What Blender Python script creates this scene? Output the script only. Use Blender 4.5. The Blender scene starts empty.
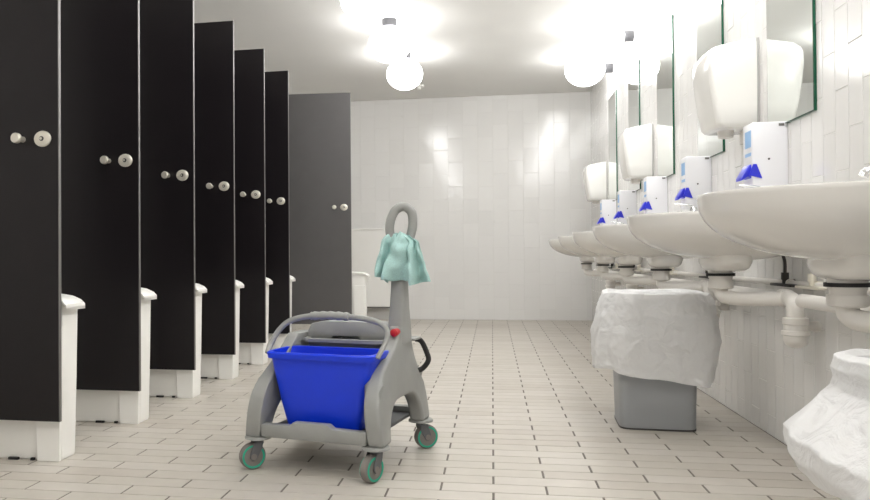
import bpy, bmesh, math, random
from mathutils import Vector, Matrix, noise
random.seed(7)
sc = bpy.context.scene
COL = sc.collection

# ------------------------------------------------------------------ camera, world, exposure
cam_d = bpy.data.cameras.new('camera'); cam = bpy.data.objects.new('camera', cam_d); COL.objects.link(cam)
FPX = 750.0
cam_d.sensor_width = 36.0; cam_d.lens = 36.0 * FPX / 870.0; cam_d.shift_x = (435 - 369) / 870.0
cam_d.clip_start = 0.02
YAW, PITCH, ROLL = math.atan(123 / 750.0), math.atan(7 / 750.0), math.radians(0.4)
Fw = Vector((-math.sin(YAW) * math.cos(PITCH), math.cos(YAW) * math.cos(PITCH), math.sin(PITCH)))
R0 = Vector((math.cos(YAW), math.sin(YAW), 0)); U0 = R0.cross(Fw)
Rt = R0 * math.cos(ROLL) - U0 * math.sin(ROLL); Up = U0 * math.cos(ROLL) + R0 * math.sin(ROLL)
m = Matrix((Rt, Up, -Fw)).transposed().to_4x4(); m.translation = Vector((0, 0, 0.75))
cam.matrix_world = m
sc.camera = cam
w = bpy.data.worlds.new('world'); sc.world = w; w.use_nodes = True
w.node_tree.nodes['Background'].inputs[0].default_value = (0.9, 0.95, 1, 1)
w.node_tree.nodes['Background'].inputs[1].default_value = 0.3
vs = sc.view_settings
vs.view_transform = 'Standard'; vs.look = 'None'; vs.gamma = 1.0; vs.use_curve_mapping = False
vs.exposure = 0.68
LAMP = 9.0            # radiance of the frosted globes
sc.cycles.max_bounces = 10; sc.cycles.diffuse_bounces = 6; sc.cycles.glossy_bounces = 5
sc.cycles.transparent_max_bounces = 12; sc.cycles.sample_clamp_indirect = 6.0

# ------------------------------------------------------------------ materials
MAT = {}
def srgb(r, g, b):
    f = lambda c: ((c / 255 + 0.055) / 1.055) ** 2.4 if c / 255 > 0.04045 else c / 255 / 12.92
    return (f(r), f(g), f(b), 1)
def mat(name, col, rough=0.5, metal=0.0, spec=0.5, coat=0.0, noise_amt=0.0, nscale=20, bump=0.0, bscale=60, stretch=None):
    m = bpy.data.materials.new(name); m.use_nodes = True; nt = m.node_tree
    b = nt.nodes['Principled BSDF']
    b.inputs['Base Color'].default_value = col; b.inputs['Roughness'].default_value = rough
    b.inputs['Metallic'].default_value = metal; b.inputs['Specular IOR Level'].default_value = spec
    b.inputs['Coat Weight'].default_value = coat; b.inputs['Coat Roughness'].default_value = 0.08
    if noise_amt or bump:
        g = nt.nodes.new('ShaderNodeNewGeometry'); mp = nt.nodes.new('ShaderNodeMapping')
        nt.links.new(g.outputs['Position'], mp.inputs[0])
        if stretch: mp.inputs['Scale'].default_value = stretch
    if noise_amt:
        n = nt.nodes.new('ShaderNodeTexNoise'); n.inputs['Scale'].default_value = nscale; n.inputs['Detail'].default_value = 4
        nt.links.new(mp.outputs[0], n.inputs['Vector'])
        r = nt.nodes.new('ShaderNodeMapRange'); r.inputs['From Min'].default_value = 0.3; r.inputs['From Max'].default_value = 0.7
        r.inputs['To Min'].default_value = 1 - noise_amt; r.inputs['To Max'].default_value = 1 + noise_amt
        nt.links.new(n.outputs['Fac'], r.inputs['Value'])
        mx = nt.nodes.new('ShaderNodeVectorMath'); mx.operation = 'SCALE'; mx.inputs[0].default_value = col[:3]
        nt.links.new(r.outputs[0], mx.inputs['Scale']); nt.links.new(mx.outputs[0], b.inputs['Base Color'])
    if bump:
        n2 = nt.nodes.new('ShaderNodeTexNoise'); n2.inputs['Scale'].default_value = bscale; n2.inputs['Detail'].default_value = 3
        nt.links.new(mp.outputs[0], n2.inputs['Vector'])
        bp = nt.nodes.new('ShaderNodeBump'); bp.inputs['Strength'].default_value = bump; bp.inputs['Distance'].default_value = 0.01
        nt.links.new(n2.outputs['Fac'], bp.inputs['Height']); nt.links.new(bp.outputs[0], b.inputs['Normal'])
    MAT[name] = m
    return m
mat('ceiling_paint', srgb(230, 229, 226), 0.75, noise_amt=0.01, nscale=3)
mat('plain_paint', srgb(228, 227, 225), 0.6)
mat('wall_grout', srgb(220, 219, 216), 0.6)
for i, c in enumerate(((228, 227, 225), (229, 228, 226), (226, 225, 223))):
    mat('wall_tile_%d' % i, srgb(*c), 0.13, bump=0.08, bscale=9)
mat('floor_grout', srgb(112, 106, 99), 0.85, noise_amt=0.12, nscale=30)
for i, c in enumerate(((191, 185, 175), (195, 189, 180), (187, 180, 170))):
    mat('floor_tile_%d' % i, srgb(*c), 0.42, noise_amt=0.035, nscale=14, bump=0.03, bscale=120)
mat('door_laminate', srgb(22, 18, 21), 0.36, spec=0.35, noise_amt=0.08, nscale=9)
mat('grey_laminate', srgb(86, 84, 84), 0.42, noise_amt=0.04, nscale=9)
mat('aluminium', srgb(128, 126, 125), 0.45, 0.7)
mat('steel', srgb(226, 222, 210), 0.38, 0.55, bump=0.02, bscale=300)
mat('chrome', srgb(225, 225, 225), 0.08, 1.0)
mat('dark_metal', srgb(70, 68, 66), 0.4, 0.4)
mat('white_plastic', srgb(243, 242, 238), 0.3)
mat('plate_grey', srgb(176, 175, 172), 0.4)
mat('dryer_plastic', srgb(238, 237, 233), 0.16, coat=0.3)
mat('dispenser_plastic', srgb(234, 234, 238), 0.28)
mat('pipe_plastic', srgb(228, 225, 220), 0.35)
mat('ceramic', srgb(228, 226, 222), 0.1, coat=0.4)
mat('rubber_black', srgb(24, 23, 24), 0.5)
mat('blue_plastic', srgb(8, 58, 224), 0.34, noise_amt=0.03, nscale=10)
mat('nozzle_blue', srgb(44, 52, 205), 0.3)
mat('label_blue', srgb(150, 190, 232), 0.5)
mat('cart_grey', srgb(150, 151, 148), 0.45, noise_amt=0.035, nscale=18)
mat('cart_dark', srgb(98, 99, 102), 0.5)
mat('tyre_grey', srgb(128, 122, 118), 0.6)
mat('teal_ring', srgb(38, 168, 138), 0.45)
mat('red_plastic', srgb(190, 22, 34), 0.35)
mat('bin_grey', srgb(158, 161, 164), 0.42)
mat('cloth_teal', srgb(168, 203, 199), 0.95, noise_amt=0.10, nscale=240, bump=0.25, bscale=420)
mat('lamp_base', srgb(84, 84, 87), 0.5, 0.3)
mat('green_glass', srgb(12, 82, 58), 0.12)
mat('mirror', srgb(240, 244, 242), 0.0, 1.0)
def emat(name, col, s):
    m = bpy.data.materials.new(name); m.use_nodes = True; nt = m.node_tree; nt.nodes.clear()
    e = nt.nodes.new('ShaderNodeEmission'); o = nt.nodes.new('ShaderNodeOutputMaterial')
    e.inputs[0].default_value = col; e.inputs[1].default_value = s; nt.links.new(e.outputs[0], o.inputs[0]); MAT[name] = m
emat('globe_light', (1.0, 0.993, 0.982, 1), LAMP)
def bagmat():
    m = bpy.data.materials.new('bag_film'); m.use_nodes = True; nt = m.node_tree; nt.nodes.clear()
    N = nt.nodes.new; L = nt.links.new
    d = N('ShaderNodeBsdfDiffuse'); d.inputs[0].default_value = srgb(250, 250, 250)
    t = N('ShaderNodeBsdfTranslucent'); t.inputs[0].default_value = srgb(250, 250, 250)
    g = N('ShaderNodeBsdfGlossy'); g.inputs[1].default_value = 0.22
    tr = N('ShaderNodeBsdfTransparent'); tr.inputs[0].default_value = (0.97, 0.97, 0.97, 1)
    a = N('ShaderNodeMixShader'); a.inputs[0].default_value = 0.28; L(d.outputs[0], a.inputs[1]); L(t.outputs[0], a.inputs[2])
    b = N('ShaderNodeMixShader'); b.inputs[0].default_value = 0.07; L(a.outputs[0], b.inputs[1]); L(g.outputs[0], b.inputs[2])
    c = N('ShaderNodeMixShader'); c.inputs[0].default_value = 0.05; L(b.outputs[0], c.inputs[1]); L(tr.outputs[0], c.inputs[2])
    n = N('ShaderNodeTexNoise'); n.inputs['Scale'].default_value = 15; n.inputs['Detail'].default_value = 6; n.inputs['Distortion'].default_value = 0.9
    ge = N('ShaderNodeNewGeometry'); L(ge.outputs['Position'], n.inputs['Vector'])
    bp = N('ShaderNodeBump'); bp.inputs['Strength'].default_value = 0.6; bp.inputs['Distance'].default_value = 0.02
    L(n.outputs['Fac'], bp.inputs['Height'])
    for s in (d, t, g): L(bp.outputs[0], s.inputs['Normal'])
    o = N('ShaderNodeOutputMaterial'); L(c.outputs[0], o.inputs[0]); MAT['bag_film'] = m
bagmat()

# ------------------------------------------------------------------ helpers
def link(name, me, parent=None, loc=None, rot=None):
    o = bpy.data.objects.new(name, me); COL.objects.link(o)
    if parent: o.parent = parent
    if loc is not None: o.location = loc
    if rot is not None: o.rotation_euler = rot
    return o
def tag(o, label=None, cat=None, group=None, kind=None):
    if label: o['label'] = label
    if cat: o['category'] = cat
    if group: o['group'] = group
    if kind: o['kind'] = kind
    return o
def thing(name, label, cat, loc=(0, 0, 0), rz=0.0, group=None):
    return tag(link(name, None, None, loc, (0, 0, rz)), label, cat, group)
def me_from(name, verts, faces, mats, smooth=False, mi=None):
    me = bpy.data.meshes.new(name); me.from_pydata(verts, [], faces)
    for x in (mats if isinstance(mats, (list, tuple)) else [mats]): me.materials.append(MAT[x])
    if smooth: me.polygons.foreach_set('use_smooth', [True] * len(me.polygons))
    if mi: me.polygons.foreach_set('material_index', mi)
    me.update(); return me
def finish(bm, name, m, smooth=False, bevel=0, seg=2, angle=35):
    if bevel:
        bm.normal_update()
        ed = [e for e in bm.edges if len(e.link_faces) == 2 and e.calc_face_angle(0) > math.radians(angle)]
        bmesh.ops.bevel(bm, geom=ed, offset=bevel, segments=seg, profile=0.5, affect='EDGES', clamp_overlap=True)
    bmesh.ops.recalc_face_normals(bm, faces=bm.faces[:])
    me = bpy.data.meshes.new(name); bm.to_mesh(me); bm.free()
    me.materials.append(MAT[m])
    if smooth:
        me.polygons.foreach_set('use_smooth', [True] * len(me.polygons))
        me.set_sharp_from_angle(angle=math.radians(40))
    return me
def addbox(bm, x0, x1, y0, y1, z0, z1):
    v = [bm.verts.new(p) for p in ((x0, y0, z0), (x1, y0, z0), (x1, y1, z0), (x0, y1, z0), (x0, y0, z1), (x1, y0, z1), (x1, y1, z1), (x0, y1, z1))]
    for f in ((0, 3, 2, 1), (4, 5, 6, 7), (0, 1, 5, 4), (1, 2, 6, 5), (2, 3, 7, 6), (3, 0, 4, 7)): bm.faces.new([v[i] for i in f])
def box(name, m, ext, parent=None, bevel=0, seg=2):
    bm = bmesh.new(); addbox(bm, *ext)
    return link(name, finish(bm, name, m, bevel > 0, bevel, seg), parent)
def loft(rings, caps=True, close=True):
    bm = bmesh.new(); R = [[bm.verts.new(p) for p in r] for r in rings]; n = len(R[0])
    for a, b in zip(R[:-1], R[1:]):
        for i in range(n if close else n - 1):
            j = (i + 1) % n; bm.faces.new((a[i], a[j], b[j], b[i]))
    if caps:
        bm.faces.new(R[0][::-1]); bm.faces.new(R[-1])
    return bm
def sgnpow(c, e): return math.copysign(abs(c) ** e, c)
def super_ring(cx, cy, z, hx, hy, n=32, p=4.0):
    return [(cx + hx * sgnpow(math.cos(t), 2 / p), cy + hy * sgnpow(math.sin(t), 2 / p), z) for t in (2 * math.pi * i / n for i in range(n))]
def lathe(prof, n=24, axis='z', c=(0, 0, 0)):
    rings = []
    for r, h in prof:
        ring = []
        for i in range(n):
            t = 2 * math.pi * i / n; a, b = max(r, 1e-4) * math.cos(t), max(r, 1e-4) * math.sin(t)
            p = {'z': (a, b, h), 'y': (a, h, b), 'x': (h, a, b)}[axis]
            ring.append((p[0] + c[0], p[1] + c[1], p[2] + c[2]))
        rings.append(ring)
    return loft(rings)
def smooth_path(pts, k=6):
    P = [Vector(p) for p in pts]; out = []
    for i in range(len(P) - 1):
        p0 = P[max(i - 1, 0)]; p1 = P[i]; p2 = P[i + 1]; p3 = P[min(i + 2, len(P) - 1)]
        for j in range(k):
            t = j / k
            out.append(0.5 * ((2 * p1) + (p2 - p0) * t + (2 * p0 - 5 * p1 + 4 * p2 - p3) * t * t + (3 * p1 - p0 - 3 * p2 + p3) * t ** 3))
    out.append(P[-1]); return out
def tube(path, r, n=12, flat=1.0, up=Vector((0, 0, 1))):
    P = [Vector(p) for p in path]; rings = []; prev = None
    for i, p in enumerate(P):
        d = (P[min(i + 1, len(P) - 1)] - P[max(i - 1, 0)]).normalized()
        if prev is None:
            a = up if abs(d.dot(up)) < 0.95 else Vector((1, 0, 0))
            s = d.cross(a).normalized()
        else:
            s = (prev - d * prev.dot(d)).normalized()
        prev = s; q = d.cross(s)
        rr = r[i] if isinstance(r, (list, tuple)) else r
        rings.append([p + s * rr * math.cos(2 * math.pi * k / n) + q * rr * flat * math.sin(2 * math.pi * k / n) for k in range(n)])
    return loft(rings)
def join(a, b):
    me = bpy.data.meshes.new('tmp'); b.to_mesh(me); b.free(); a.from_mesh(me); bpy.data.meshes.remove(me); return a
def copy_thing(o, loc, label=None, group=None, rz=None):
    c = o.copy(); COL.objects.link(c); c.location = loc
    if rz is not None: c.rotation_euler = (0, 0, rz)
    tag(c, label, None, group)
    for ch in o.children:
        d = ch.copy(); COL.objects.link(d); d.parent = c
        for g in ch.children:
            e = g.copy(); COL.objects.link(e); e.parent = d
    return c
ORD = ['first', 'second', 'third', 'fourth', 'fifth', 'sixth', 'seventh', 'eighth']

# ------------------------------------------------------------------ the room
WX = 1.135        # face of the right wall
LX = -2.95        # left wall
YB = 8.94         # back wall face
YF = -1.9
ZC = 2.64
def tile_verts(wd, ht, dp, ch):
    a, b = wd / 2, ht / 2
    v = [(-a, -b, 0), (a, -b, 0), (a, b, 0), (-a, b, 0), (-a, -b, dp - ch), (a, -b, dp - ch), (a, b, dp - ch), (-a, b, dp - ch),
         (-a + ch, -b + ch, dp), (a - ch, -b + ch, dp), (a - ch, b - ch, dp), (-a + ch, b - ch, dp)]
    f = [(0, 1, 5, 4), (1, 2, 6, 5), (2, 3, 7, 6), (3, 0, 4, 7), (4, 5, 9, 8), (5, 6, 10, 9), (6, 7, 11, 10), (7, 4, 8, 11), (8, 9, 10, 11)]
    return v, f
def lay_tiles(parent, spots, frame, mats, dp, ch, limit, key, tilt):
    """spots: (u, v, width, height) on a plane; frame: 3x3 columns (u axis, v axis, normal) and origin"""
    M0, org = frame; spots = sorted(spots, key=key)
    cache = {}; rv, rf, rm = [], [], []
    for k, (u, v, wd, ht) in enumerate(spots):
        rot = Matrix.Rotation(random.uniform(-tilt, tilt), 3, 'X') @ Matrix.Rotation(random.uniform(-tilt, tilt), 3, 'Y')
        R = M0 @ rot; p = org + M0 @ Vector((u, v, 0)); mi = random.choice((0, 0, 1, 1, 2))
        if k < limit:
            kk = (round(wd, 4), round(ht, 4), mi)
            if kk not in cache:
                vv, ff = tile_verts(wd, ht, dp, ch); cache[kk] = me_from('tile', vv, ff, mats[mi])
            o = bpy.data.objects.new('tile', cache[kk]); COL.objects.link(o); o.parent = parent
            t = R.to_4x4(); t.translation = p; o.matrix_local = t
        else:
            vv, ff = tile_verts(wd, ht, dp, ch); b = len(rv)
            rv += [tuple(p + R @ Vector(q)) for q in vv]; rf += [tuple(b + i for i in f) for f in ff]; rm += [mi] * len(ff)
    if rv:
        tag(link('tile_field', me_from('tile_field', rv, rf, mats, False, rm), parent), kind='stuff')
def clip_rows(a, b, lo, hi):
    a, b = max(a, lo), min(b, hi); return (a, b) if b - a > 0.012 else None

floor = box('floor', 'floor_grout', (LX - .1, WX + .1, YF - .1, YB + .1, -0.1, -0.0022)); tag(floor, kind='structure')
TW, TR = 0.336, 0.089
sp = []
j = -60
for j in range(int((YF - 2.552) / TR) - 1, int((YB - 2.552) / TR) + 2):
    yc = 2.552 + j * TR
    r = clip_rows(yc - TR / 2, yc + TR / 2, YF, YB)
    if not r: continue
    for i in range(-12, 8):
        x0 = -0.002 + i * TW + (TW / 2 if j % 2 else 0)
        c = clip_rows(x0, x0 + TW, LX, WX)
        if not c: continue
        sp.append(((c[0] + c[1]) / 2, (r[0] + r[1]) / 2, c[1] - c[0] - 0.0075, r[1] - r[0] - 0.0042))
def floor_key(s):
    x, y = s[0], s[1]
    if y < 2.2 or x < -0.72 * y - .1 or x > 0.56 * y + .1: return 100 + abs(y)
    if x < -1.7: return 50 + y
    return y
lay_tiles(floor, sp, (Matrix.Identity(3), Vector((0, 0, -0.004))), ['floor_tile_%d' % i for i in range(3)], 0.004, 0.0008, 300, floor_key, 0.0015)

ceiling = tag(box('ceiling', 'ceiling_paint', (LX - .1, WX + .1, YF - .1, YB + .1, ZC, ZC + 0.1)), kind='structure')
wall_back = tag(box('wall_back', 'wall_grout', (LX - .1, WX + .1, YB - 0.0004, YB + 0.12, 0, ZC)), kind='structure')
wall_right = tag(box('wall_right', 'wall_grout', (WX - 0.0004, WX + 0.12, YF - .1, YB + .002, 0, ZC)), kind='structure')
wall_left = tag(box('wall_left', 'plain_paint', (LX - 0.1, LX, YF - .1, YB + .002, 0, ZC)), kind='structure')
wall_front = tag(box('wall_front', 'plain_paint', (LX, WX, YF - 0.1, YF, 0, ZC)), kind='structure')
WT = ['wall_tile_%d' % i for i in range(3)]
sp = []
BW, BH = 0.1755, 0.29
for i in range(-20, 10):
    c = clip_rows(0.02 + i * BW, 0.02 + (i + 1) * BW, LX, WX)
    if not c: continue
    for j in range(-1, 11):
        z0 = j * BH + (BH / 2 if i % 2 else 0) - 0.02
        r = clip_rows(z0, z0 + BH, 0.0, ZC)
        if r: sp.append(((c[0] + c[1]) / 2, (r[0] + r[1]) / 2, c[1] - c[0] - 0.003, r[1] - r[0] - 0.003))
lay_tiles(wall_back, sp, (Matrix(((1, 0, 0), (0, 0, -1), (0, 1, 0))), Vector((0, YB + 0.002, 0))), WT, 0.004, 0.0012, 300, lambda s: abs(s[0] + .2), 0.0095)
sp = []
RW, RH = 0.095, 0.268
for i in range(-40, 80):
    c = clip_rows(2.05 + i * RW, 2.05 + (i + 1) * RW, YF, YB)
    if not c: continue
    for j in range(-1, 12):
        z0 = j * RH + (0, .5)[i % 2] * RH - 0.05
        r = clip_rows(z0, z0 + RH, 0.0, ZC)
        if r: sp.append((-(c[0] + c[1]) / 2, (r[0] + r[1]) / 2, c[1] - c[0] - 0.003, r[1] - r[0] - 0.003))
def rkey(s):
    y, z = -s[0], s[1]
    if y < 2.2: return 100 - y
    if abs(z - .75) > y * 0.36 + .1: return 60 + y
    return y
lay_tiles(wall_right, sp, (Matrix(((0, 0, -1), (-1, 0, 0), (0, 1, 0))), Vector((WX + 0.002, 0, 0))), WT, 0.004, 0.0012, 300, rkey, 0.007)

# ------------------------------------------------------------------ cubicle doors on the left
DOOR_Y = [2.526 + 0.628 * k for k in range(6)]
def make_door(wd, label, loc, rz, lam='door_laminate'):
    t = thing('cubicle_door', label, 'door', loc, rz, 'black cubicle doors standing open')
    z0, z1 = 0.158, 2.207
    box('panel', lam, (0.0, wd - 0.002, 0, 0.013, z0, z1), t, 0.0008, 1)
    box('edge_strip', 'aluminium', (wd - 0.002, wd + 0.0012, 0.0, 0.013, z0, z1), t)
    lx, lz = wd - 0.063, 1.191
    # oval escutcheon
    bm = lathe([(0.034, 0.0), (0.034, -0.004), (0.030, -0.007), (0.014, -0.0085), (0.012, -0.0085), (0.0005, -0.0085)], 28, 'y')
    bmesh.ops.scale(bm, vec=(1, 1, 0.86), verts=bm.verts); bmesh.ops.translate(bm, vec=(lx, 0, lz), verts=bm.verts)
    lp = link('lock_plate', finish(bm, 'lock_plate', 'steel', True), t)
    bm = lathe([(0.0088, -0.008), (0.0088, -0.0105), (0.006, -0.0115), (0.0005, -0.0115)], 16, 'y', (lx, 0, lz))
    lh = link('lock_spindle', finish(bm, 'lock_spindle', 'dark_metal', True), lp)
    bm = lathe([(0.0048, -0.011), (0.0048, -0.0135), (0.0005, -0.0135)], 12, 'y', (lx - .001, 0, lz))
    link('lock_pin', finish(bm, 'lock_pin', 'steel', True), lp)
    bm = lathe([(0.011, 0.0), (0.010, -0.012), (0.015, -0.026), (0.019, -0.034), (0.019, -0.045), (0.016, -0.049), (0.0005, -0.05)], 20, 'y', (wd - 0.144, 0, lz))
    link('knob', finish(bm, 'knob', 'steel', True), t)
    box('hinge_post', 'aluminium', (-0.05, -0.004, -0.008, 0.03, 0, 2.3), t, 0.003, 1)
    for hz in (0.45, 1.25, 2.0):
        bm = lathe([(0.008, hz), (0.008, hz + 0.08)], 10, 'z', (-0.002, -0.006, 0))
        link('hinge', finish(bm, 'hinge', 'steel', True), t)
    return t
dl = ['black cubicle door nearest the camera, cut by the left edge', 'second black cubicle door from the camera, reaching past the frame top',
      'third black cubicle door from the camera, its top just out of frame', 'fourth black cubicle door, nearest with its top edge in view',
      'fifth black cubicle door from the camera, between fourth and sixth', 'narrow-looking sixth black cubicle door just before the wide grey one']
d0 = None
for k, y in enumerate(DOOR_Y):
    loc = (-1.557 - 0.6, y, 0)
    if d0 is None: d0 = make_door(0.6, dl[0], loc, math.radians(-1.2))
    else: copy_thing(d0, loc, dl[k])
make_door(0.78, 'wide grey cubicle door at the far end, before the tiled back wall', (-1.225 - 0.78, 6.47, 0), math.radians(3.0), 'grey_laminate')

# ------------------------------------------------------------------ sanitary bins behind the doors
def make_bin(label, loc):
    t = thing('sanitary_bin', label, 'bin', loc, 0, 'slim white bins behind the doors')
    # local: right face at x=0, front face at y=0, running to -x
    L = 0.48
    rings = []
    for z, ins, dy in ((0.0, 0.012, 0.0), (0.012, 0.010, 0.0), (0.3, 0.004, -0.002), (0.575, 0.0, -0.006), (0.592, 0.0, -0.006)):
        x0, x1 = -L + ins, -ins + 0.012; y0, y1 = 0.012 + ins + dy * 0, 0.118 - ins * .5
        rings.append([(x0, y0, z), (x1 - .05, y0, z), (x1, y0, z), (x1, y1, z), (x0, y1, z)])
    link('body', finish(loft(rings), 'body', 'white_plastic', True, 0.004, 2, 50), t)
    # moulded corner leg, a little proud of the front
    for sx in (0, 1):
        rr = []
        for z, a, b in ((0.0, -0.088, 0.001), (0.16, -0.094, 0.004), (0.5, -0.1, 0.011)):
            if sx: a, b = -L - b, -L - a
            rr.append([(a, 0.004, z), (b, 0.004, z), (b, 0.02, z), (a, 0.02, z)])
        link('corner_leg', finish(loft(rr), 'corner_leg', 'white_plastic', True, 0.002, 1, 50), t)
    for x in (-0.112, -0.19):
        box('foot_notch', 'rubber_black', (x - (0.02 if x < -.15 else 0.007), x + (0.02 if x < -.15 else 0.007), 0.0095, 0.02, 0.0, 0.009), t)
    # domed lid with overhang that curls down at the end
    prof = [(-L - 0.03, 0.575), (-L - 0.01, 0.6), (-L + .06, 0.614), (-L / 2, 0.622), (-0.05, 0.617), (-0.005, 0.61), (0.022, 0.598), (0.037, 0.583), (0.037, 0.572)]
    rr = []
    for x, z in prof: rr.append([(x, -0.004, z - 0.012), (x, -0.004, z - 0.004), (x, 0.012, z), (x, 0.11, z), (x, 0.126, z - 0.004), (x, 0.126, z - 0.012)])
    link('lid', finish(loft(rr), 'lid', 'white_plastic', True), t)
    return t
bl = ['slim white bin behind the nearest black door, largest of its row', 'slim white bin behind the second black door from the camera', 'slim white bin behind the third black door from the camera',
      'slim white bin behind the fourth black door from the camera', 'slim white bin behind the fifth black door from the camera', 'slim white bin behind the sixth black door, mostly hidden',
      'slim white bin sticking out beyond the far grey door']
b0 = None
for k, y in enumerate(DOOR_Y):
    loc = (-1.588, y + 0.028, 0)
    if b0 is None: b0 = make_bin(bl[0], loc)
    else: copy_thing(b0, loc, bl[k])
copy_thing(b0, (-1.118, 6.53, 0), bl[6])

# ------------------------------------------------------------------ lamps
def globe_mesh(name, rx, rz):
    bm = bmesh.new(); bmesh.ops.create_uvsphere(bm, u_segments=28, v_segments=16, radius=1)
    bmesh.ops.scale(bm, vec=(rx, rx, rz), verts=bm.verts)
    return finish(bm, name, 'globe_light', True)
gm = globe_mesh('globe', 0.168, 0.143)
def ceiling_lamp(y, label):
    t = thing('ceiling_lamp', label, 'lamp', (-0.785 - 0.008 * (6.90 - y), y, ZC), 0, 'round ceiling lamps in a row')
    link('globe', gm, t, (0, 0, -0.2))
    link('base', finish(lathe([(0.06, 0), (0.06, -0.056), (0.056, -0.06)], 24), 'base', 'lamp_base', True), t)
    link('collar', finish(lathe([(0.045, -0.056), (0.045, -0.075)], 20), 'collar', 'lamp_base', True), t)
    return t
cl = {6.90: 'round white ceiling lamp nearest the tiled back wall', 5.91: 'round white ceiling lamp second from the back wall, grey base above it'}
for y in (6.90, 5.91, 4.83, 3.76, 2.69, 1.62, 0.55, -0.52):
    ceiling_lamp(y, cl.get(y, 'round white ceiling lamp out of frame nearer the camera' if y < 4.5 else 'round white ceiling lamp cut by the top edge of the frame'))
gw = globe_mesh('globe', 0.185, 0.16)
def wall_lamp(y, label):
    t = thing('wall_lamp', label, 'lamp', (WX, y, 2.51), 0, 'round wall lamps above the mirrors')
    link('globe', gw, t, (-0.255, 0, 0))
    link('base', finish(lathe([(0.045, 0), (0.045, -0.07), (0.042, -0.076)], 24, 'x'), 'base', 'lamp_base', True), t)
    link('collar', finish(lathe([(0.034, -0.07), (0.034, -0.09)], 20, 'x'), 'collar', 'lamp_base', True), t)
    return t
wl = {7.31: 'round white wall lamp farthest along above the mirrors', 6.27: 'second farthest round wall lamp, glowing above the fourth mirror'}
for y in (7.31, 6.27, 5.22, 4.17, 3.12, 2.07, 1.02, -0.03):
    wall_lamp(y, wl.get(y, 'round white wall lamp out of frame nearer the camera' if y < 4.5 else 'round wall lamp glowing at the top edge of the frame'))
t = thing('ceiling_fitting', 'tiny round white fitting on the ceiling before the back wall', 'fitting', (-0.78, 8.25, ZC))
link('plate', finish(lathe([(0.06, 0), (0.06, -0.012), (0.045, -0.02)], 20), 'plate', 'white_plastic', True), t)
link('sensor', finish(lathe([(0.025, -0.018), (0.022, -0.04), (0.008, -0.048)], 16), 'sensor', 'white_plastic', True), t)

# white boxing panel low on the back wall
t = thing('boxing_panel', 'low white panel on the back wall left of the trolley handle, gap beneath', 'panel', (-1.62, YB - 0.03, 0))
box('board', 'white_plastic', (-0.5, 0.45, -0.13, 0.0, 0.16, 1.07), t, 0.004, 1)
box('cap', 'white_plastic', (-0.51, 0.46, -0.14, 0.0, 1.07, 1.085), t, 0.003, 1)
box('kick_strip', 'aluminium', (-0.5, 0.45, -0.128, -0.1, 0.145, 0.16), t)

# ------------------------------------------------------------------ mirrors
MY = [2.855, 3.91, 4.93, 6.01, 7.09]
def make_mirror(label, y):
    t = thing('wall_mirror', label, 'mirror', (WX, y, 1.255), 0, 'tall mirrors above the basins')
    box('glass_edge', 'green_glass', (-0.012, -0.001, 0, 0.45, 0, 1.0), t, 0.001, 1)
    box('mirror_face', 'mirror', (-0.0126, -0.0118, 0.004, 0.446, 0.004, 0.996), t)
    return t
ml = ['nearest tall mirror with green glass edge, right of the large dryer', 'second tall mirror, green edge rising behind the largest dryer', 'third tall mirror beside the middle dryer',
      'fourth tall mirror, green edge above the middle dryer', 'farthest tall mirror, next to the farthest dryer']
m0 = make_mirror(ml[0], MY[0])
for k in range(1, 5): copy_thing(m0, (WX, MY[k], 1.255), ml[k])

# ------------------------------------------------------------------ hand dryers
def make_dryer(label, y):
    t = thing('hand_dryer', label, 'hand dryer', (WX, y, 1.30), 0, 'white hand dryers on the right wall')
    W = 0.285
    rings = []
    for z, p, ins in ((0.0, 0.152, 0.03), (0.005, 0.164, 0.018), (0.02, 0.173, 0.008), (0.09, 0.186, 0.002), (0.19, 0.199, 0.0), (0.28, 0.206, 0.0), (0.33, 0.206, 0.002), (0.358, 0.200, 0.006), (0.378, 0.182, 0.016), (0.386, 0.155, 0.035)):
        ring = []
        y0, y1 = ins, W - ins; r = 0.024
        # D-plan: flat back at the wall, rounded front corners, slightly convex front
        pts = [(-0.012, y0), (-p * 0.55, y0 + 0.001)]
        for i in range(7):
            a = math.pi / 2 * i / 6
            pts.append((-(p - r) - r * math.sin(a) * 1.0, y0 + 0.002 + r * (1 - math.cos(a))))
        pts += [(-p - 0.008, (y0 + y1) / 2)]
        for i in range(7):
            a = math.pi / 2 * (6 - i) / 6
            pts.append((-(p - r) - r * math.sin(a), y1 - 0.002 - r * (1 - math.cos(a))))
        pts += [(-p * 0.55, y1 - 0.001), (-0.012, y1)]
        rings.append([(x, yy, z + (0.17 * x * (z / 0.386) ** 2 if z > .1 else 0)) for x, yy in pts])
    link('cover', finish(loft(rings), 'cover', 'dryer_plastic', True), t)
    box('back_plate', 'plate_grey', (-0.012, -0.0005, 0.002, W - 0.004, 0.012, 0.378), t, 0.004)
    bm = tube([(-0.1, W * .5, 0.004), (-0.1, W * .5, -0.03)], [0.036, 0.03], 16)
    link('outlet', finish(bm, 'outlet', 'pipe_plastic', True), t)
    box('bracket', 'pipe_plastic', (-0.035, -0.001, 0.1, 0.17, -0.06, 0.02), t, 0.004)
    return t
DY = [3.42, 5.545, 7.70]
yl = ['largest white hand dryer, beside the nearest mirror', 'middle white hand dryer beside the third mirror', 'smallest white hand dryer, farthest toward the back wall']
y0 = make_dryer(yl[0], DY[0])
for k in (1, 2): copy_thing(y0, (WX, DY[k], 1.30), yl[k])

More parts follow.
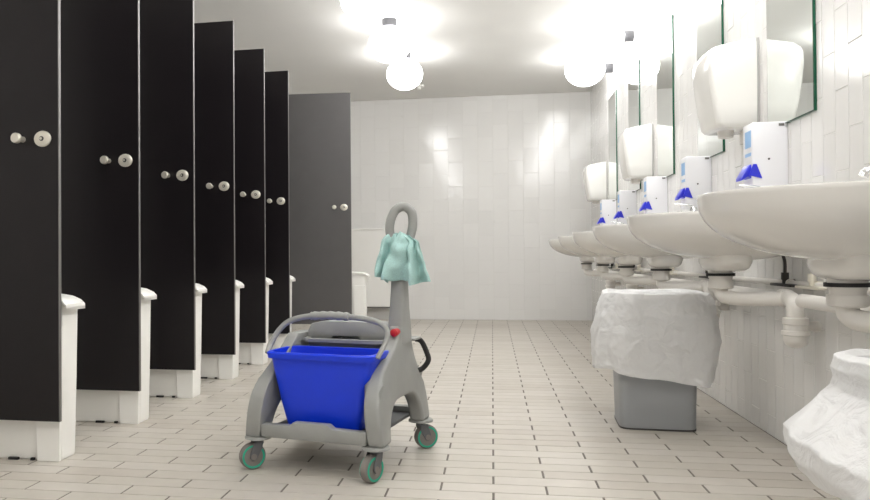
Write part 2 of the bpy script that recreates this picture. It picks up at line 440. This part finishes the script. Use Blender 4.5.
# ------------------------------------------------------------------ soap dispensers
def make_soap(label, y):
    t = thing('soap_dispenser', label, 'soap dispenser', (WX, y, 0.985), 0, 'white soap dispensers with blue levers')
    D, Wd, Hh = 0.132, 0.11, 0.28
    box('body', 'dispenser_plastic', (-D, -0.001, 0, Wd, 0, Hh), t, 0.006, 2)
    a = box('label_plate', 'label_blue', (-D - 0.0012, -D + 0.001, 0.012, Wd - 0.03, 0.185, 0.25), t)
    box('label_plate', 'label_blue', (-D - 0.0012, -D + 0.001, 0.012, Wd - 0.03, 0.150, 0.163), t)
    # wedge-shaped push lever and spout
    prof = [(-D + 0.004, 0.118), (-D - 0.006, 0.115), (-D - 0.034, 0.068), (-D - 0.034, 0.054), (-D - 0.012, 0.07), (-D + 0.004, 0.06)]
    rr = [[(x, yy, z) for x, z in prof] for yy in (0.012, 0.09)]
    link('push_lever', finish(loft(rr), 'push_lever', 'nozzle_blue', True, 0.003, 2), t)
    rr = [[(x, yy, z) for x, z in ((-D + 0.014, 0.116), (-D + 0.002, 0.116), (-D - 0.012, 0.072), (-D + 0.034, 0.06))] for yy in (-0.006, 0.002)]
    link('side_hinge', finish(loft(rr), 'side_hinge', 'nozzle_blue', True, 0.001, 1), t)
    link('spout', finish(lathe([(0.012, 0.055), (0.009, 0.03), (0.006, 0.02)], 14, 'z', (-D + 0.03, 0.05, 0)), 'spout', 'dispenser_plastic', True), t)
    link('lock_button', finish(lathe([(0.004, 0.0), (0.004, -0.003), (0.001, -0.0035)], 12, 'y', (-D + 0.06, 0, 0.135)), 'lock_button', 'dark_metal', True), t)
    box('hinge_cap', 'aluminium', (-0.035, -0.015, -0.002, 0.004, 0.262, 0.272), t)
    return t
SY = [3.12, 4.14, 5.14, 6.20, 7.18]
sl = ['largest white soap dispenser with blue lever, under the nearest mirror', 'second soap dispenser from the camera, under the second mirror', 'third soap dispenser from the camera, below the middle dryer',
      'fourth soap dispenser from the camera, between two farther basins', 'farthest small soap dispenser below the smallest dryer']
s0 = make_soap(sl[0], SY[0])
for k in range(1, 5): copy_thing(s0, (WX, SY[k], 0.985), sl[k])

# ------------------------------------------------------------------ wash basins
def make_basin(label, y):
    t = thing('wash_basin', label, 'basin', (WX, y, 0), 0, 'white wall-hung basins in a row')
    CX = -0.205; N = 56; ZT = 0.905
    def outline(a, s=1.0, grow=0.0):
        c, q = math.cos(a), math.sin(a)
        ax = 0.402 if c < 0 else 0.204
        p = 2.15 if c < 0 else 5.0
        hy = 0.315
        x = CX + (ax * sgnpow(c, 2 / p)) * s + 0; yy = hy * sgnpow(q, 2 / p) * s
        return x, yy
    ang = [2 * math.pi * i / N for i in range(N)]
    rings = []
    for s in (0.08, 0.16, 0.22, 0.27, 0.32, 0.36, 0.4, 0.44, 0.48, 0.52, 0.56, 0.6, 0.65, 0.7, 0.78, 0.85, 0.91, 0.955, 0.985):
        z = ZT - 0.008 - 0.168 * (1 - s ** 2.25) ** (1 / 2.25)
        ring = []
        for a in ang:
            x, yy = outline(a, s); lump = 0.0 * max(0, 1 - (((x + 0.25) / 0.12) ** 2 + (yy / 0.17) ** 2)) ** 0.3
            zz = z
            if math.cos(a) > 0: zz = ZT - 0.010 - 0.168 * (1 - s ** 2.6) ** (1 / 2.6)
            ring.append((x, yy, zz - lump))
        rings.append(ring)
    for s, z in ((1.0, ZT - 0.014), (1.004, ZT - 0.006), (0.998, ZT - 0.001), (0.985, ZT)):
        rings.append([(min(outline(a, s)[0], -0.0005), outline(a, s)[1], z) for a in ang])
    # inner bowl
    ic, irx, iry = -0.30, 0.275, 0.265
    for s, z in ((1.0, ZT - 0.001), (0.975, ZT - 0.008), (0.93, ZT - 0.035), (0.84, ZT - 0.075), (0.66, ZT - 0.11), (0.4, ZT - 0.125), (0.1, ZT - 0.13)):
        rings.append([(ic + irx * s * math.cos(a), iry * s * math.sin(a), z) for a in ang])
    link('bowl', finish(loft(rings), 'bowl', 'ceramic', True), t)
    link('drain_boss', finish(loft([super_ring(-0.25, 0, z, a, b, 32, 3) for z, a, b in ((0.80, .078, .165), (0.72, .076, .16), (0.70, .07, .14), (0.69, .062, .11), (0.685, .05, .07))]), 'drain_boss', 'ceramic', True), t)
    # waste fitting
    link('gasket', finish(lathe([(0.052, 0.678), (0.052, 0.668)], 28, 'z', (-0.265, 0, 0)), 'gasket', 'rubber_black', True), t)
    link('waste_neck', finish(lathe([(0.045, 0.692), (0.043, 0.66), (0.040, 0.66), (0.040, 0.648), (0.046, 0.648), (0.046, 0.622), (0.04, 0.618), (0.026, 0.618)], 28, 'z', (-0.265, 0, 0)), 'waste_neck', 'pipe_plastic', True), t)
    # tap on the back ledge
    bm = lathe([(0.026, 0.902), (0.026, 0.91), (0.02, 0.914), (0.019, 0.985), (0.016, 0.995), (0.002, 0.996)], 20, 'z', (-0.105, -0.02, 0))
    bm = join(bm, tube(smooth_path([(-0.105, -0.02, 0.945), (-0.14, -0.02, 0.956), (-0.22, -0.02, 0.953), (-0.235, -0.02, 0.938)], 5), 0.011, 12))
    tp = link('tap', finish(bm, 'tap', 'chrome', True), t)
    link('lever', finish(tube(smooth_path([(-0.105, -0.02, 0.995), (-0.13, -0.02, 1.006), (-0.2, -0.02, 1.014)], 4), [0.012, 0.011, 0.010, .009, .008, .008, .007, .007, .006], 12, 0.6), 'lever', 'chrome', True), tp)
    # two supply hoses with angle valves on the wall below
    for dy, mm in ((-0.005, 'dark_metal'), (-0.25, 'steel')):
        h = link('supply_hose', finish(tube(smooth_path([(-0.05, dy * 0.5, 0.80), (-0.045, dy * 0.85, 0.76), (-0.035, dy, 0.72), (-0.035, dy, 0.67)], 6), 0.006, 10), 'supply_hose', mm, True), t)
        bm = lathe([(0.014, 0.68), (0.014, 0.655), (0.010, 0.65), (0.010, 0.63)], 14, 'z', (-0.035, dy, 0))
        bm = join(bm, lathe([(0.012, -0.035), (0.012, -0.0005)], 14, 'x', (0, dy, 0.643)))
        vv = link('angle_valve', finish(bm, 'angle_valve', 'steel' if mm == 'steel' else 'dark_metal', True), h)
        bm = bmesh.new(); addbox(bm, -0.06, -0.03, dy - 0.11, dy + 0.09, 0.628, 0.638)
        link('valve_handle', finish(bm, 'valve_handle', 'rubber_black' if mm != 'steel' else 'steel', True, 0.004), h)
    return t
KY = [2.03, 3.08, 4.11, 5.14, 6.20, 7.24]
kl = ['largest white wash basin, cut by the right edge', 'second wash basin from the right edge, above the grey waste bin', 'third wash basin from the right edge',
      'fourth wash basin from the right edge', 'fifth wash basin from the right edge, nearly hidden in the row', 'farthest white wash basin, nearest the back wall']
k0 = make_basin(kl[0], KY[0])
for k in range(1, 6): copy_thing(k0, (WX, KY[k], 0), kl[k])

# waste pipes: from each basin towards the camera, elbow down into a bottle trap
def make_waste(label, y):
    t = thing('waste_pipe', label, 'pipe', (WX, y, 0), 0, 'white plastic waste pipes under the basins')
    zp = 0.590; ey = -0.25
    link('run_pipe', finish(tube([(-0.09, ey + 0.06, zp), (-0.09, 0.74, zp)], 0.0235, 16), 'run_pipe', 'pipe_plastic', True), t)
    path = [(-0.265, 0, 0.625), (-0.265, 0, 0.610), (-0.262, -0.006, 0.596), (-0.245, -0.03, 0.585), (-0.19, -0.09, 0.583), (-0.13, -0.14, 0.586), (-0.095, -0.18, zp)]
    link('branch_pipe', finish(tube(smooth_path(path, 6), 0.026, 16), 'branch_pipe', 'pipe_plastic', True), t)
    link('elbow', finish(tube(smooth_path([(-0.09, ey + 0.09, zp), (-0.09, ey + 0.05, zp + .001), (-0.09, ey + 0.015, zp - 0.010), (-0.09, ey, zp - 0.042), (-0.09, ey, zp - 0.08)], 6), 0.028, 18), 'elbow', 'pipe_plastic', True), t)
    link('coupling', finish(lathe([(0.032, ey + .07), (0.034, ey + .075), (0.034, ey + .115), (0.032, ey + .12)], 20, 'y', (-0.09, 0, zp)), 'coupling', 'pipe_plastic', True), t)
    prof = [(0.028, 0.530), (0.042, 0.526), (0.042, 0.506), (0.038, 0.503), (0.038, 0.484), (0.045, 0.482), (0.045, 0.468), (0.04, 0.465), (0.04, 0.45), (0.034, 0.434), (0.02, 0.425), (0.003, 0.422)]
    link('bottle_trap', finish(lathe(prof, 24, 'z', (-0.09, ey, 0)), 'bottle_trap', 'pipe_plastic', True), t)
    link('wall_outlet', finish(tube([(-0.07, ey, 0.495), (-0.06, ey + .03, 0.495), (-0.0005, ey + .03, 0.495)], 0.018, 14), 'wall_outlet', 'pipe_plastic', True), t)
    return t
pl = ['white waste pipe under the largest basin, bending off the right edge', 'white waste pipe with bottle trap hanging between the two nearest basins', 'white waste pipe just behind the top of the grey waste bin',
      'white waste pipe under the fourth basin from the right edge', 'small white waste pipe under the fifth basin', 'smallest white waste pipe under the farthest basin']
p0 = make_waste(pl[0], KY[0])
for k in range(1, 6): copy_thing(p0, (WX, KY[k], 0), pl[k])
wp = thing('water_pipe', 'thin white water pipe running along the right wall under the basins', 'pipe', (WX, 0, 0))
link('pipe', finish(tube([(-0.022, 0.9, 0.64), (-0.022, 7.6, 0.64)], 0.011, 12), 'pipe', 'pipe_plastic', True), wp)
for y in [0.98 + i * 1.04 for i in range(7)]:
    link('clip', finish(lathe([(0.016, -0.008), (0.016, 0.008)], 14, 'y', (-0.022, y, 0.64)), 'clip', 'pipe_plastic', True), wp)

# ------------------------------------------------------------------ waste bins and liners
def make_waste_bin(label, cx, cy, rz, H, hx, hy):
    t = thing('waste_bin', label, 'waste bin', (cx, cy, 0), rz, 'grey plastic waste bins')
    rings = []
    for z, s in ((0.0, 0.90), (0.008, 0.915), (H * .5, 0.955), (H, 1.0)): rings.append(super_ring(0, 0, z, hx * s, hy * s, 40, 7))
    for z, s in ((H, .975), (H * .5, 0.93), (0.02, 0.88)): rings.append(super_ring(0, 0, z, hx * s, hy * s, 40, 7))
    link('body', finish(loft(rings), 'body', 'bin_grey', True), t)
    rings = [super_ring(0, 0, z, hx * s, hy * s, 40, 7) for z, s in ((H - 0.03, 1.0), (H - 0.03, 1.05), (H, 1.06), (H + 0.006, 1.045), (H + 0.004, 0.985), (H - 0.02, 0.98))]
    link('rim', finish(loft(rings, False), 'rim', 'bin_grey', True), t)
    link('base_edge', finish(loft([super_ring(0, 0, z, hx * .925, hy * .925, 40, 7) for z in (0.0, 0.007)]), 'base_edge', 'dark_metal', True), t)
    return t
def crinkle(p, f):
    v = Vector(p) * f
    a = 1 - abs(noise.noise(v)) * 2; b = 1 - abs(noise.noise(v * 2.1 + Vector((5, 3, 1)))) * 2; c = noise.noise(v * 4.3)
    return 0.6 * a + 0.3 * b + 0.15 * c
def make_liner(label, cx, cy, rz, rows, hemf, amp, seed, p=4.0, n=260):
    """rows: (z, hx, hy, dx, dy) from deep inside, over the rim, down to the hem"""
    rows = [Vector(r) if False else r for r in rows]
    full = []
    for i in range(len(rows) - 1):
        for j in range(8):
            t_ = j / 8; full.append([a + (b - a) * t_ for a, b in zip(rows[i], rows[i + 1])] + [(i + t_) / (len(rows) - 1)])
    full.append(list(rows[-1]) + [1.0])
    verts, faces = [], []
    top = max(r[0] for r in rows); itop = max(range(len(full)), key=lambda i: full[i][0])
    for k, (z, hx, hy, dx, dy, t_) in enumerate(full):
        g = max(0, (k - itop) / max(1, (len(full) - 1 - itop)))
        for i in range(n):
            a = 2 * math.pi * i / n
            x = hx * sgnpow(math.cos(a), 2 / p); y = hy * sgnpow(math.sin(a), 2 / p)
            q = Vector((x * 1.0 + seed, y, z * 0.8))
            cr = crinkle(q, 8) * amp + crinkle(q + Vector((9, 2, 4)), 21) * amp * 0.55
            fold = math.sin(a * 7 + seed + 2 * noise.noise(Vector((a * 2, z * 5, seed)))) * amp * 0.7 * g
            sc_ = 1 + (cr + fold) / max(hx, hy)
            zz = z + noise.noise(q * 14) * 0.008 + (hemf(a) * g * g if g > 0 else 0)
            verts.append((x * sc_ + dx, y * sc_ + dy, zz))
    for k in range(len(full) - 1):
        for i in range(n):
            j = (i + 1) % n; faces.append((k * n + i, k * n + j, (k + 1) * n + j, (k + 1) * n + i))
    o = link('bin_liner', me_from('bin_liner', verts, faces, 'bag_film', True), None, (cx, cy, 0), (0, 0, rz))
    return tag(o, label, 'bin liner', 'white plastic bin liners')
B1 = (0.705, 3.51)
make_waste_bin('grey plastic waste bin standing beneath the second basin', B1[0], B1[1], math.radians(-3), 0.56, 0.172, 0.16)
hem1 = lambda a: -0.018 * math.cos(a) + 0.02 * math.cos(2 * (a + 2.4))
make_liner('crinkled white liner hanging over the grey bin beneath the second basin', B1[0], B1[1], math.radians(-3),
           [(0.10, .14, .13, 0, 0), (0.3, .15, .14, 0, 0), (0.5, .155, .145, 0, 0), (0.575, .165, .15, 0, 0), (0.590, .185, .165, 0, 0), (0.585, .205, .18, 0, 0), (0.55, .225, .195, 0.005, 0),
            (0.48, .24, .205, 0.005, 0), (0.40, .247, .21, 0.0, 0), (0.32, .242, .205, -0.005, 0), (0.26, .232, .198, -0.008, 0), (0.225, .23, .195, -0.01, 0)], hem1, 0.012, 1.7)
B2 = (0.855, 1.54)
make_waste_bin('grey waste bin wrapped in a white bag at the lower right corner', B2[0], B2[1], math.radians(4), 0.535, 0.158, 0.134)
hem2 = lambda a: -0.015 * math.cos(a) + 0.02 * math.sin(3 * a)
make_liner('white liner flaring out over the bin at the lower right corner', B2[0], B2[1], math.radians(4),
           [(z + .011, a * .96, b * .96, c, d) for z, a, b, c, d in [(0.12, .13, .11, 0, 0), (0.3, .14, .12, 0, 0), (0.5, .148, .125, 0, 0), (0.535, .155, .13, 0, 0), (0.545, .170, .145, 0, 0), (0.538, .187, .160, 0, 0), (0.512, .193, .166, 0, 0),
            (0.490, .190, .163, 0, 0), (0.470, .194, .166, 0, 0), (0.44, .208, .18, -.008, 0), (0.405, .228, .205, -.022, -.01), (0.37, .245, .225, -.04, -.02), (0.33, .238, .235, -.045, -.03), (0.29, .212, .235, -.045, -.03)]], hem2, 0.006, 4.2)

# ------------------------------------------------------------------ mop trolley
CA = math.radians(-12.5)
tr = thing('mop_trolley', 'grey plastic mop trolley on four casters in the middle of the floor', 'trolley', (-0.559, 2.767, 0), CA)
outer = [(-.262, .115), (-.268, .2), (-.248, .275), (-.19, .335), (-.10, .39), (-.02, .445), (.02, .50), (.125, .50), (.142, .44), (.18, .375), (.225, .305), (.25, .24), (.262, .18), (.262, .115)]
inner = [(.178, .115), (.172, .165), (.145, .21), (.095, .238), (.0, .243), (-.085, .238), (-.135, .21), (-.165, .165), (-.178, .115)]
prof2 = [(p.x, p.y) for p in smooth_path([(a, b, 0) for a, b in outer[:7]], 3)] + [(p.x, p.y) for p in smooth_path([(a, b, 0) for a, b in outer[7:]], 3)] + [(p.x, p.y) for p in smooth_path([(a, b, 0) for a, b in inner], 3)]
for s in (1, -1):
    rr = []
    for off in (-0.029, 0.029):
        ring = []
        for vv, z in prof2:
            uc = 0.205 + 0.03 * max(0, (0.36 - z) / 0.25)
            ztop = z if s > 0 else min(z, 0.46)
            ring.append((s * (uc + off * (1.0 if z < .3 else 0.8)), vv, ztop))
        rr.append(ring)
    bm = loft(rr)
    link('side_frame', finish(bm, 'side_frame', 'cart_grey', True, 0.012, 3, 50), tr)
# front and rear beams, deck
bm = bmesh.new()
P = [(-0.2, .118), (-0.2, .163), (-0.085, .165), (-0.075, .178), (0.06, .178), (0.075, .165), (0.2, .163), (0.2, .118)]
bm = loft([[(x, -0.262, z) for x, z in P], [(x, -0.225, z) for x, z in P]])
link('front_beam', finish(bm, 'front_beam', 'cart_grey', True, 0.005, 2), tr)
box('rear_beam', 'cart_grey', (-0.2, 0.2, 0.2, 0.24, 0.125, 0.165), tr, 0.005)
box('deck', 'cart_dark', (-0.2, 0.2, -0.23, 0.22, 0.128, 0.142), tr, 0.003)
# upright and loop handle on the right-hand frame
rings = []
for z, hu, hv, du, dv in ((0.43, .036, .060, 0, 0), (0.50, .034, .052, 0, 0), (0.56, .031, .040, 0, .002), (0.64, .028, .033, 0, .004), (0.74, .026, .029, 0, .006), (0.80, .024, .026, 0, .008)):
    rings.append(super_ring(0.205 + du, 0.07 + dv, z, hu, hv, 28, 4))
link('upright', finish(loft(rings), 'upright', 'cart_grey', True), tr)
lc = Vector((0.205, 0.078, 0)); ld = Vector((0.93, 0.37, 0)).normalized()
pth = []
for a, z in ((0.0, 0.775), (-0.022, 0.80), (-0.036, 0.84), (-0.034, 0.885), (-0.014, 0.925), (0.018, 0.938), (0.044, 0.918), (0.05, 0.88), (0.044, 0.84), (0.028, 0.80), (0.0, 0.775)):
    pth.append(lc + ld * a + Vector((0, 0, z)))
link('loop_handle', finish(tube(smooth_path(pth, 6), 0.0175, 14, 1.0), 'loop_handle', 'cart_grey', True), tr)
link('release_button', finish(lathe([(0.014, 0.03), (0.014, -0.008), (0.010, -0.012), (0.001, -0.013)], 18, 'y', (0.214, -0.012, 0.474)), 'release_button', 'red_plastic', True), tr)
link('pull_bar', finish(tube(smooth_path([(0.225, 0.20, 0.43), (0.243, 0.215, 0.42), (0.262, 0.225, 0.375), (0.268, 0.225, 0.345), (0.248, 0.215, 0.315), (0.225, 0.2, 0.305)], 5), 0.0105, 12), 'pull_bar', 'rubber_black', True), tr)
# casters
def caster(u, v, ang):
    R = Matrix.Rotation(ang, 4, 'Z'); T = Matrix.Translation((u, v, 0))
    bm = lathe([(0.045, 0.116), (0.048, 0.112), (0.048, 0.107), (0.03, 0.104), (0.001, 0.104)], 28)
    c = link('caster', finish(bm, 'caster', 'cart_grey', True), tr); c.matrix_local = T
    off = 0.022
    bm = lathe([(0.018, 0.106), (0.02, 0.088), (0.012, 0.08)], 16)
    for s in (-1, 1):
        P = [(-0.012, .098), (0.02, .098), (0.034, .06), (0.036, .042), (0.026, .032), (0.012, .036), (-0.008, .072)]
        bm = join(bm, loft([[(x, s * 0.019, z) for x, z in P], [(x, s * 0.0225, z) for x, z in P]]))
    f = link('fork', finish(bm, 'fork', 'cart_dark', True, 0.001, 1), c); f.matrix_local = R
    r = 0.046
    bm = lathe([(0.02, -0.016), (r - 0.005, -0.016), (r, -0.011), (r, 0.011), (r - 0.005, 0.016), (0.02, 0.016)], 32, 'y', (off, 0, r))
    wv = link('wheel', finish(bm, 'wheel', 'tyre_grey', True), c); wv.matrix_local = R
    for s in (-1, 1):
        bm = lathe([(r - 0.012, s * 0.0155), (r - 0.012, s * 0.0185), (r - 0.0055, s * 0.0185), (r - 0.0055, s * 0.0155)], 32, 'y', (off, 0, r))
        g = link('wheel_ring', finish(bm, 'wheel_ring', 'teal_ring', True), c); g.matrix_local = R
    bm = lathe([(0.011, -0.0245), (0.011, 0.0245)], 14, 'y', (off, 0, r))
    g = link('axle', finish(bm, 'axle', 'tyre_grey', True), c); g.matrix_local = R
caster(-0.225, -0.235, math.radians(226)); caster(0.225, -0.235, math.radians(252))
caster(0.235, 0.225, math.radians(40)); caster(-0.235, 0.225, math.radians(70))

def world_root(name, label, cat, du, dv, z, group=None):
    c, s = math.cos(CA), math.sin(CA)
    return thing(name, label, cat, (-0.559 + du * c - dv * s, 2.767 + du * s + dv * c, z), CA, group)
# blue front bucket
bk = world_root('mop_bucket', 'bright blue mop bucket in the front of the trolley', 'bucket', 0.004, -0.13, 0.1425)
rings = []
for z, hx, hy, dy in ((0, .135, .058, .005), (0.006, .143, .066, .005), (0.1, .166, .078, 0.002), (0.2, .186, .09, 0), (0.262, .198, .096, 0)): rings.append(super_ring(0, dy, z, hx, hy, 48, 7))
for z, hx, hy in ((0.262, .194, .092), (0.2, .182, .086), (0.1, .162, .074), (0.01, .139, .062)): rings.append(super_ring(0, 0, z, hx, hy, 48, 7))
link('body', finish(loft(rings), 'body', 'blue_plastic', True), bk)
rings = [super_ring(0, 0, z, hx, hy, 48, 7) for z, hx, hy in ((0.250, .198, .096), (0.250, .206, .107), (0.268, .209, .11), (0.273, .205, .106), (0.272, .194, .091), (0.258, .193, .09))]
link('rim', finish(loft(rings, False), 'rim', 'blue_plastic', True), bk)
bp = smooth_path([(0.214, -0.065, .262), (0.222, -0.05, .285), (0.232, -0.02, .325), (0.218, 0.0, .362), (0.165, 0.01, .384), (0.06, 0.015, .395), (-0.06, 0.015, .395), (-0.15, 0.01, .378), (-0.195, 0.0, .345), (-0.217, -0.03, .295), (-0.214, -0.06, .262)], 5)
bh = link('bail_handle', finish(tube(bp, 0.0105, 12, 0.75), 'bail_handle', 'cart_grey', True), bk)
link('hand_grip', finish(tube(smooth_path([(0.075, 0.015, .394), (0.0, 0.016, .397), (-0.075, 0.015, .394)], 8), [0.0135 + 0.0015 * (i % 3) for i in range(17)], 14), 'hand_grip', 'cart_grey', True), bh)
# grey rear tank with wringer
rb = world_root('rear_tank', 'grey rear tank with wringer behind the blue bucket', 'tank', 0.0, 0.105, 0.1425)
rings = [super_ring(0, 0, z, hx, hy, 44, 7) for z, hx, hy in ((0, .13, .075), (0.15, .148, .088), (0.285, .158, .098), (0.285, .150, .092), (0.02, .125, .07))]
link('body', finish(loft(rings), 'body', 'cart_dark', True), rb)
rings = [super_ring(0.0, 0, z, hx, hy, 44, 8) for z, hx, hy in ((0.285, .158, .098), (0.285, .172, .108), (0.297, .172, .108), (0.3, .168, .104), (0.298, .15, .09))]
link('rim', finish(loft(rings, False), 'rim', 'cart_grey', True), rb)
P = [(-.165, .292), (-.165, .325), (-.15, .352), (-.10, .362), (.12, .362), (.155, .352), (.165, .325), (.165, .292), (.06, .292), (.045, .305), (-.055, .305), (-.07, .292)]
link('wringer_plate', finish(loft([[(x, -0.06, z) for x, z in P], [(x, 0.05, z - .004) for x, z in P]]), 'wringer_plate', 'cart_grey', True, 0.004, 2), rb)
box('side_ledge', 'cart_grey', (0.165, 0.245, 0.02, 0.10, 0.288, 0.298), rb, 0.003, 1)

# ------------------------------------------------------------------ cloth on the handle
S = 0.00372
cc = Vector((-0.339, 2.79, 0.75))
def P3(px, py, d): return Vector(((px - 402) * S, d, (256.5 - py) * S))
lobes = [
    ([P3(389, 234, .0), P3(385, 243, -.02), P3(381, 258, -.035), P3(379, 267, -.04), P3(378, 276, -.035)], [P3(398, 236, -.02), P3(398, 246, -.03), P3(396, 258, -.04), P3(394, 270, -.045), P3(391, 283, -.04)], 0.016, 1.3),
    ([P3(402, 232, -.02), P3(396, 243, -.045), P3(391, 257, -.06), P3(388, 268, -.065), P3(385, 279, -.06)], [P3(408, 234, -.02), P3(416, 243, -.045), P3(415, 256, -.055), P3(413, 268, -.06), P3(411, 281, -.06)], 0.012, 0.7),
    ([P3(404, 232, -.01), P3(410, 240, -.03), P3(411, 255, -.04), P3(411, 268, -.045), P3(413, 286, -.045)], [P3(412, 234, .0), P3(420, 243, -.01), P3(424, 258, -.02), P3(429, 268, -.02), P3(434, 281, -.015)], 0.018, 1.2),
    ([P3(389, 234, .0), P3(386, 243, .02), P3(384, 258, .035), P3(383, 267, .04), P3(382, 272, .035)], [P3(412, 234, .0), P3(420, 243, .01), P3(424, 258, .02), P3(426, 268, .025), P3(428, 276, .02)], 0.012, 1.8),
]
V, Fc = [], []
for L, Rr, amp, fr in lobes:
    A, B = smooth_path(L, 7), smooth_path(Rr, 7); nu = 24; b0_ = len(V)
    for k, (a, b) in enumerate(zip(A, B)):
        tt = k / (len(A) - 1)
        for i in range(nu + 1):
            s_ = i / nu; q = a.lerp(b, s_)
            ph = fr * 2 * math.pi * s_ + 1.2 * tt
            q = q + Vector((noise.noise(q * 24 + Vector((7, 7, 1))) * 0.008, -math.sin(ph) * amp * (0.5 + tt) + noise.noise(q * 26) * 0.018, noise.noise(q * 20 + Vector((3, 1, 4))) * 0.012))
            V.append(tuple(q))
    for k in range(len(A) - 1):
        for i in range(nu):
            p = b0_ + k * (nu + 1) + i; Fc.append((p, p + 1, p + nu + 2, p + nu + 1))
cl_ = link('cleaning_cloth', me_from('cleaning_cloth', V, Fc, 'cloth_teal', True), None, tuple(cc))
sm = cl_.modifiers.new('thickness', 'SOLIDIFY'); sm.thickness = 0.002
tag(cl_, 'crumpled pale teal cloth hung on the trolley loop handle', 'cloth')
